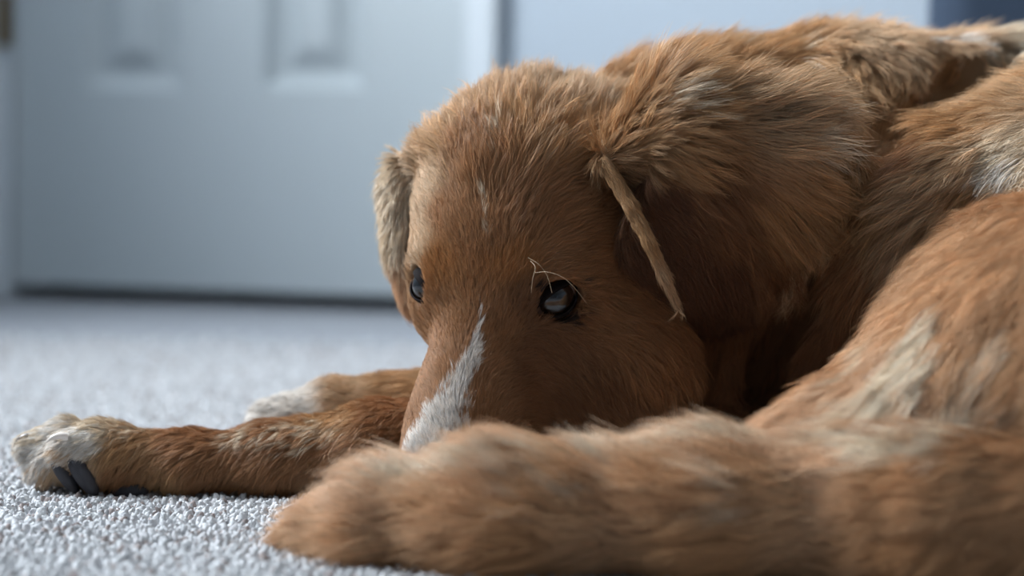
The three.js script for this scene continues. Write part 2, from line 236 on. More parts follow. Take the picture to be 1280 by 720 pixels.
// [body region, x, y, z, lie of the hair x, y, z, length mm, lift, colour]
const COAT_GUIDES = [
  [3,-0.0124,0.1433,0.0176,-0.07,0.99,-0.13,8,0.2,0],
  [3,-0.0186,0.1863,0.0012,-0.14,0.81,-0.58,17,0.42,0],
  [3,-0.037,0.1955,-0.023,-0.17,0.46,-0.87,17,0.48,1],
  [3,-0.0017,0.2088,-0.0109,0.09,0.69,-0.72,19,0.5,1],
  [3,0.0203,0.1957,-0.0004,0.48,0.67,-0.57,17,0.45,1],
  [3,0.0248,0.2188,-0.0251,0.27,0.47,-0.84,19,0.5,2],
  [3,0.0336,0.1655,0.0069,0.76,0.43,-0.49,12,0.3,0],
  [3,0.0079,0.1522,0.0177,0.46,0.86,-0.23,9,0.22,0],
  [3,-0.0352,0.1513,0.0047,-0.29,0.85,-0.44,8,0.2,0],
  [3,-0.0473,0.1686,-0.0164,-0.26,0.56,-0.79,8,0.25,2],
  [3,-0.0485,0.1379,-0.0054,-0.29,0.73,-0.62,6,0.2,2],
  [3,-0.0414,0.1295,0.0034,-0.22,0.94,-0.27,6,0.2,8],
  [3,-0.0002,0.1265,0.022,0.3,0.95,-0.03,7,0.2,8],
  [3,0.0254,0.1333,0.0176,0.85,0.29,-0.45,8,0.2,0],
  [3,0.0519,0.1355,-0.0017,0.76,-0.04,-0.65,10,0.22,0],
  [3,0.0522,0.1011,0.0074,0.91,-0.39,-0.1,10,0.22,0],
  [3,0.0265,0.0835,0.0106,0.84,-0.52,-0.15,8,0.18,9],
  [3,0.0051,0.0751,0.0184,0.71,0.23,-0.66,5,0.15,9],
  [3,-0.0082,0.1007,0.0198,0.27,0.96,-0.03,5,0.15,0],
  [3,-0.0098,0.0756,0.0272,0.62,0.61,-0.5,5,0.15,0],
  [3,-0.0341,0.0997,0.0106,-0.2,0.82,-0.54,5,0.15,0],
  [3,-0.0427,0.0702,0.0208,-0.22,0.47,-0.86,5,0.18,0],
  [3,-0.0243,0.0675,0.0339,-0.03,0.89,-0.46,6,0.2,0],
  [3,-0.0405,0.0469,0.042,-0.32,0.68,-0.66,6,0.2,0],
  [3,0.0698,0.0756,0.0102,0.42,-0.9,-0.12,14,0.25,0],
  [3,0.088,0.075,-0.0009,0.31,-0.91,-0.29,16,0.3,0],
  [3,0.0706,0.1222,-0.016,0.72,-0.59,-0.36,11,0.22,0],
  [3,0.0526,0.0669,0.0125,0.54,-0.83,-0.11,11,0.22,9],
  [3,0.0183,0.0615,0.0082,0.73,-0.32,-0.6,7,0.18,9],
  [3,0.0065,0.1139,0.0225,0.33,0.93,0.15,5,0.15,9],
  [4,0.0658,0.2038,0.0293,0.67,0.44,0.6,18,0.45,1],
  [4,0.0858,0.2247,0.0353,0.96,0.26,-0.1,24,0.5,1],
  [4,0.1206,0.2218,0.0255,0.86,0.05,-0.51,28,0.5,2],
  [4,0.1415,0.2052,0.0295,0.96,-0.15,-0.25,28,0.5,2],
  [4,0.1515,0.1888,0.0221,0.77,-0.34,-0.54,26,0.5,1],
  [4,0.0799,0.1748,0.0194,0.71,-0.66,-0.23,14,0.25,5],  // flap guides from here use darker colours that paint in the ear's shade
  [4,0.1007,0.1794,0.0224,0.8,-0.45,-0.39,20,0.4,9],
  [4,0.111,0.1583,0.0106,0.59,-0.69,-0.43,20,0.3,9],
  [4,0.1362,0.1673,0.0136,0.57,-0.63,-0.52,26,0.45,1],
  [4,0.0863,0.1405,0.0021,0.49,-0.75,-0.45,14,0.22,5],
  [4,0.1094,0.1276,-0.0074,0.4,-0.74,-0.53,16,0.25,5],
  [4,0.1403,0.1325,-0.0102,0.25,-0.77,-0.59,20,0.3,9],
  [4,0.117,0.1,-0.031,0.17,-0.46,-0.87,14,0.25,5],
  [4,0.087,0.1873,0.0314,0.95,-0.23,-0.21,20,0.4,1],
  [6,0.0543,0.1722,0.0211,0.48,-0.82,0.32,7,0.1,1],
  [6,0.0671,0.1491,0.0271,0.5,-0.84,0.22,7,0.1,1],
  [6,0.0804,0.126,0.0261,0.41,-0.82,-0.39,9,0.05,2],
  [5,-0.067,0.1731,-0.0475,-0.38,-0.91,0.18,12,0.4,3],
  [5,-0.0697,0.1458,-0.0457,-0.19,-0.91,-0.38,12,0.35,3],
  [5,-0.0583,0.1188,-0.0453,0.19,-0.95,-0.25,10,0.25,10],
  [5,-0.0511,0.1914,-0.0412,-0.46,0.54,-0.71,12,0.4,2],
  [0,0.0439,0.2268,-0.0609,0.51,0.25,-0.83,18,0.4,2],
  [0,0.0643,0.2405,-0.0987,0.75,0.3,0.59,22,0.45,1],
  [0,0.0967,0.2451,-0.0894,0.78,0.34,-0.52,24,0.4,1],
  [0,0.1493,0.2513,-0.0959,0.95,0.14,-0.28,24,0.4,1],
  [0,0.1666,0.2436,-0.0837,0.42,-0.56,0.71,24,0.35,1],
  [0,0.1895,0.239,-0.0798,0.12,-0.72,0.68,24,0.35,1],
  [0,0.2183,0.2609,-0.1098,0.37,-0.45,0.82,22,0.35,2],
  [0,0.2734,0.2645,-0.1393,0.42,-0.22,0.88,22,0.3,2],
  [0,0.3115,0.2654,-0.1526,0.73,-0.37,0.57,20,0.3,3],
  [0,0.1912,0.1917,-0.0566,-0.41,-0.89,0.2,13,0.2,1],
  [0,0.1871,0.2148,-0.063,-0.05,-0.9,0.43,22,0.3,1],
  [0,0.2208,0.2205,-0.0708,-0.57,-0.69,0.45,12,0.2,1],
  [0,0.1735,0.1548,-0.0551,-0.23,-0.96,-0.18,14,0.2,0],
  [0,0.1687,0.0985,-0.0741,-0.15,-0.98,-0.11,14,0.2,9],
  [0,0.1385,0.0639,-0.0878,-0.19,-0.97,0.16,18,0.3,9],
  [0,0.259,0.243,-0.1177,-0.68,-0.65,0.33,12,0.2,1],
  [2,0.1688,0.1811,-0.0041,-0.2,-0.97,-0.1,26,0.25,1],
  [2,0.1599,0.1416,-0.0102,-0.15,-0.92,-0.35,20,0.15,2],
  [1,0.2215,0.1952,-0.0074,-0.84,-0.54,0.09,24,0.35,0],
  [1,0.2487,0.2091,-0.0132,-0.91,-0.37,0.18,24,0.35,1],
  [1,0.2783,0.228,-0.0269,-0.62,-0.14,-0.78,22,0.3,1],
  [1,0.2066,0.1687,0.0044,-0.54,-0.82,-0.19,26,0.35,1],
  [1,0.2257,0.1732,0.0148,-0.6,-0.78,0.18,28,0.4,2],
  [1,0.217,0.1517,0.018,-0.45,-0.88,-0.18,26,0.35,2],
  [1,0.2438,0.1908,0.009,-0.69,-0.64,0.34,26,0.4,2],
  [1,0.1916,0.1423,-0.0039,-0.33,-0.91,-0.24,24,0.35,0],
  [1,0.2626,0.1909,0.0188,-0.8,-0.6,-0.01,16,0.3,3],
  [1,0.247,0.1693,0.0243,-0.75,-0.66,0.07,20,0.3,1],
  [1,0.1817,0.1021,-0.016,-0.2,-0.94,-0.29,22,0.3,9],
  [10,0.2004,0.1287,0.0963,-0.64,-0.76,-0.11,18,0.35,11],
  [10,0.1593,0.0897,0.1117,-0.66,-0.72,-0.21,16,0.35,12],
  [10,0.2177,0.1449,0.1041,-0.75,-0.65,0.09,18,0.3,11],
  [10,0.2463,0.1649,0.097,-0.71,-0.27,0.65,18,0.3,11],
  [10,0.1738,0.092,0.1361,-0.6,-0.62,0.5,20,0.3,10],
  [10,0.2084,0.112,0.1463,-0.57,-0.79,0.22,24,0.3,11],
  [10,0.2281,0.1203,0.155,-0.63,-0.75,0.19,24,0.3,11],
  [10,0.1872,0.0832,0.1615,-0.52,-0.75,0.39,28,0.3,10],
  [10,0.2215,0.0882,0.1694,-0.57,-0.81,0.14,28,0.3,11],
  [10,0.1492,0.0741,0.1501,-0.8,-0.55,0.23,18,0.3,10],
  [10,0.2132,0.0564,0.1773,-0.86,-0.5,0.1,28,0.3,11],
  [10,0.1668,0.0553,0.1758,-0.93,-0.35,-0.08,24,0.3,10],
  [10,0.2303,0.0267,0.1707,-0.94,-0.33,0.02,26,0.3,11],
  [11,0.1953,0.0392,0.2087,-0.96,-0.16,0.23,28,0.3,11],
  [11,0.195,0.0156,0.2128,-0.95,-0.28,0.1,28,0.3,12],
  [11,0.146,0.0465,0.1929,-0.96,0.04,-0.28,28,0.2,10],
  [11,0.1301,0.0518,0.1812,-0.95,0.09,-0.3,26,0.15,10],
  [11,0.0935,0.0504,0.1892,-0.92,0.18,-0.35,26,0.15,10],
  [11,0.0585,0.0454,0.1837,-0.82,0.23,-0.53,26,0.18,10],
  [11,0.0228,0.0432,0.1856,-0.93,0.3,-0.19,26,0.2,10],
  [11,-0.0055,0.0399,0.1907,-0.88,0.15,-0.44,26,0.22,10],
  [11,-0.0307,0.033,0.1769,-0.73,0.06,-0.68,30,0.24,10],
  [11,-0.0469,0.0274,0.1753,-0.94,0.12,-0.32,28,0.24,10],
  [11,-0.0615,0.0216,0.1726,-0.8,-0.0,-0.61,26,0.18,10],
  [11,-0.0748,0.0138,0.1642,-0.82,-0.07,-0.57,26,0.12,11],
  [11,-0.0885,0.0074,0.1548,-0.71,-0.13,-0.69,24,0.2,11],
  [11,0.1278,0.0364,0.1985,-1.0,0.02,-0.06,30,0.25,11],
  [11,0.0926,0.036,0.1998,-0.99,0.11,-0.13,34,0.3,11],
  [11,0.0405,0.0322,0.1932,-0.98,0.16,-0.12,34,0.3,11],
  [11,-0.0123,0.0261,0.1944,-0.89,-0.0,-0.45,34,0.3,11],
  [11,-0.0556,0.0135,0.1773,-0.95,-0.02,-0.31,32,0.3,11],
  [11,0.1108,0.0115,0.1991,-1.0,-0.06,0.04,30,0.3,12],
  [11,0.0233,0.0086,0.1922,-0.98,-0.03,0.2,30,0.3,12],
  [11,-0.0265,0.0057,0.1813,-0.81,-0.2,-0.56,28,0.3,12],
  [11,-0.067,0.0044,0.1684,-0.77,-0.2,-0.61,22,0.3,12],
  [8,-0.2142,0.0246,-0.0087,-0.62,-0.58,0.52,9,0.25,1],
  [8,-0.2138,0.0116,-0.0073,-0.5,-0.86,-0.1,9,0.2,0],
  [8,-0.1715,0.029,-0.016,-0.82,-0.26,0.51,9,0.25,0],
  [8,-0.1658,0.0121,-0.0098,-0.49,-0.87,-0.02,9,0.2,0],
  [8,-0.1263,0.026,-0.0105,-0.69,-0.61,0.39,10,0.25,0],
  [8,-0.1262,0.0082,-0.011,-0.38,-0.84,-0.38,10,0.25,0],
  [8,-0.0929,0.0425,-0.0277,-0.82,-0.4,0.42,11,0.3,1],
  [8,-0.091,0.0222,-0.0112,-0.61,-0.79,-0.05,12,0.25,0],
  [8,-0.0656,0.0436,-0.022,-0.72,-0.33,0.61,12,0.3,0],
  [8,-0.2326,0.0306,-0.0119,-0.94,-0.33,0.01,8,0.3,3],
  [8,-0.1841,0.0014,-0.0138,-0.17,-0.65,-0.74,9,0.3,1],
  [8,-0.1141,0.0014,-0.022,-0.41,-0.44,-0.8,14,0.35,2],
  [8,-0.231,0.0115,-0.0057,-0.32,-0.9,-0.29,9,0.2,2],
  [9,-0.2606,0.0271,-0.0176,-0.96,-0.22,-0.18,6,0.3,3],
  [9,-0.2354,0.03,-0.0049,-0.87,-0.4,0.3,7,0.3,3],
  [9,-0.2392,0.0205,-0.0028,-0.7,-0.71,-0.1,7,0.25,2],
  [9,-0.2602,0.0139,-0.0164,-0.79,-0.61,-0.04,6,0.25,4],
  [7,-0.0902,0.0462,-0.1034,-0.98,-0.13,-0.12,9,0.3,2],
  [7,-0.1291,0.0369,-0.1071,-0.98,-0.13,-0.13,9,0.3,4],
  [7,-0.066,0.0494,-0.0996,-0.98,-0.13,-0.15,10,0.3,1]
];
// [colour, strength, regions, [[x, y, z, half width mm], ...]]
const COAT_MARKINGS = [
  [4,1,[3],[[-0.017,0.1099,0.018,0.7],[-0.0175,0.0942,0.0213,1.6],[-0.0217,0.0776,0.0287,3.8],[-0.0284,0.0614,0.0369,7.0],[-0.0354,0.0472,0.0438,12.0],[-0.0421,0.0351,0.0484,16.0]]],
  [3,0.7,[3],[[-0.0154,0.1646,0.0121,1.2],[-0.0128,0.139,0.0179,1.2]]],
  [3,0.5,[3],[[-0.005,0.2019,-0.0052,2.0],[-0.0106,0.1798,0.0079,1.5]]],
  [13,0.95,[10],[[0.2089,0.1227,0.135,4.0],[0.1993,0.1044,0.1461,8.0],[0.1842,0.0847,0.1584,9.5],[0.1644,0.0671,0.1683,10.0]]],
  [3,0.9,[10,11],[[0.2329,0.1134,0.1625,4.0],[0.2182,0.0881,0.1684,6.0],[0.2013,0.0719,0.1726,7.0]]],
  [13,0.9,[10,11],[[0.2308,0.0781,0.175,8.0],[0.2122,0.0604,0.1807,7.0],[0.1907,0.0532,0.197,6.0],[0.1702,0.0525,0.1945,7.0]]],
  [3,0.5,[10],[[0.1809,0.1022,0.1182,3.0],[0.1565,0.0779,0.1501,5.0]]],
  [3,0.6,[10,11],[[0.1632,0.0606,0.1752,10.0],[0.152,0.0554,0.1783,9.0]]],
  [4,0.7,[0],[[0.2444,0.2692,-0.143,5.0],[0.2842,0.266,-0.1433,6.0],[0.3148,0.2651,-0.1482,7.0]]],  // whitish topline of the back: a highlight painted into the coat colour
  [3,0.8,[0],[[0.163,0.2574,-0.1092,4.0],[0.1595,0.246,-0.0867,3.0]]],
  [4,0.9,[1],[[0.2695,0.1909,0.0231,8.0],[0.26,0.1857,0.0212,6.0]]],
  [3,0.6,[0],[[0.1031,0.2589,-0.1108,6.0],[0.121,0.2509,-0.0971,6.0]]],
  [3,0.8,[4],[[0.1459,0.2032,0.0286,7.0],[0.1553,0.1951,0.0239,5.0]]],
  [3,0.6,[4],[[0.0776,0.2204,0.0355,5.0],[0.0855,0.2119,0.0416,4.0]]],
  [3,0.8,[0],[[0.0255,0.2401,-0.0714,8.0],[0.0072,0.2305,-0.0717,8.0]]],
  [4,0.85,[8,9],[[-0.252,0.0338,-0.0187,9.0],[-0.231,0.0293,-0.0047,8.0],[-0.2625,0.0183,-0.0165,10.0]]],
  [3,0.5,[8],[[-0.2168,0.0343,-0.0201,9.0],[-0.2004,0.0324,-0.0279,5.0]]],
  [3,0.45,[8],[[-0.1497,0.0312,-0.019,8.0],[-0.1186,0.0341,-0.0186,9.0],[-0.0921,0.0388,-0.0202,8.0]]],
  [4,0.9,[7],[[-0.1462,0.0339,-0.1093,9.0],[-0.1316,0.0377,-0.1081,5.0]]],
  [3,0.8,[11],[[0.1232,0.0528,0.1791,7.0],[0.076,0.0479,0.1869,7.0],[0.0229,0.0447,0.1833,7.0],[-0.0127,0.0398,0.1866,7.0],[-0.0417,0.0312,0.1733,6.0]]],
  [3,0.6,[11],[[0.0014,0.0462,0.1845,2.5],[0.0229,0.0287,0.1952,3.5]]],
  [9,0.55,[11],[[0.0128,0.0448,0.1858,2.5],[0.0353,0.0235,0.1948,4.0]]],
  [3,0.6,[11],[[0.0229,0.0461,0.1806,2.5],[0.044,0.0289,0.1944,3.5]]],
  [9,0.55,[11],[[0.0344,0.0447,0.1818,2.5],[0.0564,0.024,0.1955,4.0]]],
  [3,0.6,[11],[[0.0462,0.0464,0.18,2.5],[0.0668,0.0296,0.1961,3.5]]],
  [9,0.55,[11],[[0.0575,0.0453,0.1835,2.5],[0.0789,0.0251,0.1995,4.0]]],
  [3,0.6,[11],[[0.0691,0.0474,0.1842,2.5],[0.0891,0.0308,0.2009,3.5]]],
  [9,0.55,[11],[[0.08,0.0467,0.19,2.5],[0.1013,0.026,0.2023,4.0]]],
  [3,0.6,[11],[[0.0933,0.0488,0.191,2.5],[0.1136,0.0312,0.2008,3.5]]],
  [9,0.55,[11],[[0.1044,0.0475,0.1925,2.5],[0.1258,0.0262,0.2012,4.0]]],
  [6,0.8,[3],[[0.0121,0.1079,0.0205,3.5],[0.0161,0.1014,0.0169,3.5],[0.0262,0.099,0.0088,3.0],[0.0356,0.104,0.0111,2.5]]],
  [6,0.8,[3],[[0.0145,0.1166,0.0219,2.5],[0.0234,0.1219,-0.0008,2.0],[0.0344,0.1208,0.0105,2.0]]],
  [9,0.8,[3],[[0.0088,0.1031,0.0191,7.0],[0.0175,0.0975,0.0158,6.0],[0.0114,0.0834,0.0131,9.0],[0.0228,0.0569,0.0046,12.0]]]
];
const EYES = [[[0.02163,0.11288,0.00424],[0.363,-0.13825,0.92147]],[[-0.04223,0.11694,-0.01962],[-0.86413,0.04487,0.50126]]];
const HEAD_AXES = [[-0.01051,0.11336,-0.012],[-0.28103,-0.79841,0.5325],[-0.32803,0.60136,0.72853],[0.9019,-0.03006,0.43091]];
const BROW_HAIRS = [[[0.02106,0.11638,0.034],[0.01833,0.12523,0.036],[0.01403,0.13103,0.036],[0.00812,0.13462,0.033]],[[0.01015,0.11609,0.032],[0.01081,0.12384,0.036],[0.01196,0.12973,0.036],[0.00942,0.13294,0.032]],[[0.01159,0.12679,0.036],[0.01824,0.12743,0.039],[0.02662,0.12469,0.04],[0.03346,0.1185,0.039],[0.03924,0.11124,0.034]]];
const CLAWS = [[[-0.26442,0.02785,-0.022],[-0.26977,0.0282,-0.022],[-0.27422,0.02588,-0.022],[-0.27643,0.02225,-0.022]],[[-0.2415,0.03128,-0.001],[-0.24495,0.0319,0.001],[-0.24862,0.03108,0.002],[-0.25208,0.02839,0.002]]];
const PADS = [[[-0.24515,0.01068,-0.0095],[0.0046,0.0135,0.006],0.58],[[-0.23339,0.00984,-0.0045],[0.005,0.0135,0.006],0.62],[[-0.21069,-1e-05,-0.014],[0.012,0.0052,0.006],0.1]];
const FOLDS = [[0.30538,0.26458,-0.14471,0.26836,0.23662,-0.1056,0.01,0.015],[0.26836,0.23662,-0.1056,0.21287,0.19312,-0.02889,0.015,0.017],[0.21287,0.19312,-0.02889,0.18835,0.15295,-0.0307,0.017,0.019],[0.18835,0.15295,-0.0307,0.16902,0.10457,-0.04796,0.019,0.02],[0.16902,0.10457,-0.04796,0.1454,0.06565,-0.06915,0.02,0.02]];

const COLOUR = Object.values(COAT_COLOURS);
const REGION = BODY_SHAPES.map(g => g[0]);
// distance to the body: tapered capsules and ellipsoids joined by smooth minima, region by region
const shapes = BODY_SHAPES.map(([name, k, join, rows]) => {
  const lo = [9, 9, 9], hi = [-9, -9, -9];
  for (const r of rows) for (let c = 0; c < 3; c++) {
    if (r.length === 8) { lo[c] = Math.min(lo[c], r[c] - r[6], r[3 + c] - r[7]); hi[c] = Math.max(hi[c], r[c] + r[6], r[3 + c] + r[7]); }
    else { const R = Math.max(r[3], r[4], r[5]); lo[c] = Math.min(lo[c], r[c] - R); hi[c] = Math.max(hi[c], r[c] + R); }
  }
  return { name, k, join, rows, lo, hi };
});
const smin = (a, b, k) => { if (k <= 0) return Math.min(a, b); const h = Math.max(k - Math.abs(a - b), 0) / k; return Math.min(a, b) - h * h * k / 4; };
function shapeDistance(r, x, y, z) {
  if (r.length === 8) {
    const px = x - r[0], py = y - r[1], pz = z - r[2], bx = r[3] - r[0], by = r[4] - r[1], bz = r[5] - r[2];
    const h = clamp((px * bx + py * by + pz * bz) / (bx * bx + by * by + bz * bz), 0, 1);
    return Math.hypot(px - h * bx, py - h * by, pz - h * bz) - (r[6] + (r[7] - r[6]) * h);
  }
  const px = x - r[0], py = y - r[1], pz = z - r[2];
  const a = (px * r[6] + py * r[7] + pz * r[8]) / r[3], b = (px * r[9] + py * r[10] + pz * r[11]) / r[4], c = (px * r[12] + py * r[13] + pz * r[14]) / r[5];
  const k0 = Math.hypot(a, b, c), k1 = Math.hypot(a / r[3], b / r[4], c / r[5]);
  return k0 * (k0 - 1) / Math.max(k1, 1e-9);
}
let lastRegion = 0;
function distance(x, y, z) {
  let D0 = 9, best = 9;
  for (let gi = 0; gi < shapes.length; gi++) {
    const g = shapes[gi];
    const ex = Math.max(g.lo[0] - x, 0, x - g.hi[0]), ey = Math.max(g.lo[1] - y, 0, y - g.hi[1]), ez = Math.max(g.lo[2] - z, 0, z - g.hi[2]);
    const away = Math.hypot(ex, ey, ez);
    if (away > Math.min(best, 0.5) + 0.03) continue;
    let d = 9;
    for (const r of g.rows) d = smin(d, shapeDistance(r, x, y, z), g.k);
    D0 = D0 > 8 ? d : smin(D0, d, g.join);
    if (d < best) { best = d; lastRegion = gi; }
  }
  for (const [c, n] of EYES) {
    const e = Math.hypot(x - c[0] - n[0] * 0.005, y - c[1] - n[1] * 0.005, z - c[2] - n[2] * 0.005) - 0.0138;
    if (e < 0.03) D0 = -smin(-D0, e, 0.004);
  }
  for (const r of FOLDS) D0 = -smin(-D0, shapeDistance(r, x, y, z), 0.006);   // the deep fold between shoulder and flank
  return D0;
}
const slope = (x, y, z, out) => {
  const e = 0.0009;
  out.set(distance(x + e, y, z) - distance(x - e, y, z), distance(x, y + e, z) - distance(x, y - e, z), distance(x, y, z + e) - distance(x, y, z - e));
  return out.normalize();
};
// naive surface nets over a box, skipping blocks far from the surface
function surfaceNet(lo, hi, cell, keep) {
  const B = 6, n = [0, 1, 2].map(c => Math.ceil((hi[c] - lo[c]) / cell / B) * B + 1), sx = 1, sy = n[0], sz = n[0] * n[1];
  const f = new Float32Array(n[0] * n[1] * n[2]).fill(1), half = B * cell / 2, reach = half * 1.75 * 1.3 + 0.006;
  for (let K = 0; K < n[2]; K += B) for (let J = 0; J < n[1]; J += B) for (let I = 0; I < n[0]; I += B) {
    const d = distance(lo[0] + I * cell + half, lo[1] + J * cell + half, lo[2] + K * cell + half), far = Math.abs(d) > reach;
    for (let k = K; k < Math.min(K + B, n[2]); k++) for (let j = J; j < Math.min(J + B, n[1]); j++) for (let i = I; i < Math.min(I + B, n[0]); i++)
      f[i + j * sy + k * sz] = far ? d : distance(lo[0] + i * cell, lo[1] + j * cell, lo[2] + k * cell);
  }
  const id = new Int32Array(f.length).fill(-1), pos = [], idx = [];
  const corner = [0, 1, sy, sy + 1, sz, sz + 1, sz + sy, sz + sy + 1], N = new THREE.Vector3();
  for (let k = 0; k < n[2] - 1; k++) for (let j = 0; j < n[1] - 1; j++) for (let i = 0; i < n[0] - 1; i++) {
    const at = i + j * sy + k * sz; let m = 0;
    for (let c = 0; c < 8; c++) if (f[at + corner[c]] < 0) m |= 1 << c;
    if (m === 0 || m === 255) continue;
    let x = 0, y = 0, z = 0, cnt = 0;
    for (let a = 0; a < 8; a++) for (const b of [a | 1, a | 2, a | 4]) {
      if (b === a || ((m >> a) & 1) === ((m >> b) & 1)) continue;
      const fa = f[at + corner[a]], fb = f[at + corner[b]], t = fa / (fa - fb);
      x += lerp(a & 1, b & 1, t); y += lerp((a >> 1) & 1, (b >> 1) & 1, t); z += lerp((a >> 2) & 1, (b >> 2) & 1, t); cnt++;
    }
    id[at] = pos.length / 3;
    pos.push(lo[0] + (i + x / cnt) * cell, lo[1] + (j + y / cnt) * cell, lo[2] + (k + z / cnt) * cell);
  }
  for (let k = 1; k < n[2] - 1; k++) for (let j = 1; j < n[1] - 1; j++) for (let i = 1; i < n[0] - 1; i++) {
    const at = i + j * sy + k * sz, inside = f[at] < 0;
    for (const [d, p, q] of [[sx, sy, sz], [sy, sz, sx], [sz, sx, sy]]) {
      if (inside === f[at + d] < 0) continue;
      const a = id[at], b = id[at - p], c = id[at - p - q], e = id[at - q];
      if (a < 0 || b < 0 || c < 0 || e < 0) continue;
      if (keep && !keep(pos[a * 3], pos[a * 3 + 1], pos[a * 3 + 2])) continue;
      if (inside) idx.push(a, b, c, a, c, e); else idx.push(a, c, b, a, e, c);
    }
  }
  const nor = new Float32Array(pos.length);
  for (let i = 0; i < pos.length; i += 3) {
    for (let s = 0; s < 2; s++) { const d = distance(pos[i], pos[i + 1], pos[i + 2]); slope(pos[i], pos[i + 1], pos[i + 2], N); const t = clamp(d, -cell, cell) * 0.8; pos[i] -= N.x * t; pos[i + 1] -= N.y * t; pos[i + 2] -= N.z * t; }
    N.toArray(nor, i);
  }
  const g = new THREE.BufferGeometry();
  g.setAttribute('position', new THREE.Float32BufferAttribute(pos, 3)); g.setAttribute('normal', new THREE.BufferAttribute(nor, 3)); g.setIndex(idx);
  return g;
}
const HB = { lo: [-0.085, 0.015, -0.115], hi: [0.135, 0.285, 0.085] };   // the head and ears get finer cells
const inHead = (x, y, z, e) => x > HB.lo[0] + e && x < HB.hi[0] - e && y > HB.lo[1] + e && y < HB.hi[1] - e && z > HB.lo[2] + e && z < HB.hi[2] - e;
const bodyGeometry = mergeGeometries([
  surfaceNet([-0.32, -0.02, -0.30], [0.56, 0.32, 0.28], 0.0052, (x, y, z) => !inHead(x, y, z, 0.012)),
  surfaceNet(HB.lo, HB.hi, 0.0026),
]);

// what the coat is like at a point of the body: lie, length, lift and colour
const guidesOf = REGION.map((_, r) => COAT_GUIDES.filter(g => g[0] === r));
const coat = { dir: new THREE.Vector3(), len: 0, lift: 0, color: new THREE.Color() };
function coatAt(region, x, y, z) {
  let W = 0, r = 0, g = 0, b = 0; coat.dir.set(0, 0, 0); coat.len = coat.lift = 0;
  for (const q of guidesOf[region]) {
    const d2 = (q[1] - x) ** 2 + (q[2] - y) ** 2 + (q[3] - z) ** 2 + 2e-5, w = 1 / (d2 * d2 * Math.sqrt(d2)), c = COLOUR[q[9]];
    W += w; coat.dir.x += q[4] * w; coat.dir.y += q[5] * w; coat.dir.z += q[6] * w; coat.len += q[7] * w; coat.lift += q[8] * w;
    r += c[0] * w; g += c[1] * w; b += c[2] * w;
  }
  coat.len *= 0.001 / W; coat.lift /= W; coat.color.setRGB(r / W, g / W, b / W); coat.dir.normalize();
  return coat;
}
const markTint = new THREE.Color();
function markings(region, x, y, z, color, pick) {                        // pick: a random number, so that the edges of a marking are made of whole locks
  for (const [c, amount, regions, line] of COAT_MARKINGS) {
    if (!regions.includes(region)) continue;
    let far = 9, best = 9;
    for (let i = 0; i + 1 < line.length || (i === 0 && line.length === 1); i++) {
      const a = line[i], e = line[Math.min(i + 1, line.length - 1)], bx = e[0] - a[0], by = e[1] - a[1], bz = e[2] - a[2], px = x - a[0], py = y - a[1], pz = z - a[2];
      const t = clamp((px * bx + py * by + pz * bz) / (bx * bx + by * by + bz * bz + 1e-12), 0, 1), w = lerp(a[3], e[3], t) * 0.001;
      const d = Math.hypot(px - t * bx, py - t * by, pz - t * bz) / w;
      if (d < best) best = d;
    }
    far = best + (REGION[region] === 'thigh' ? 0.15 : 0.35) * noise3(x * 160, y * 160, z * 160);
    const p = amount * (1 - smooth(0.6, 1.35, far));
    if (p > 0.02) { const C = COLOUR[c]; markTint.setRGB(C[0], C[1], C[2]); if (pick === undefined) color.lerp(markTint, p * p); else if (pick < p) color.lerp(markTint, 0.92); }
  }
}
const dog = thing('dog', { label: 'rust coloured long haired dog lying curled up on the carpet', category: 'dog' });
{
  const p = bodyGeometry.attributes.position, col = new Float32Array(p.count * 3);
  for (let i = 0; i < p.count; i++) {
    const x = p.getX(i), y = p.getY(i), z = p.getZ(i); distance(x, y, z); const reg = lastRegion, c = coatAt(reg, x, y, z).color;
    markings(reg, x, y, z, c); c.multiplyScalar(0.5).toArray(col, i * 3);   // undercoat colour darkened to paint in shade between locks and in the fold
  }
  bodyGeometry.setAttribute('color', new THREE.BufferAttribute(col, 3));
  part('body', bodyGeometry, new THREE.MeshStandardMaterial({ vertexColors: true, roughness: 0.9 }), dog);
}
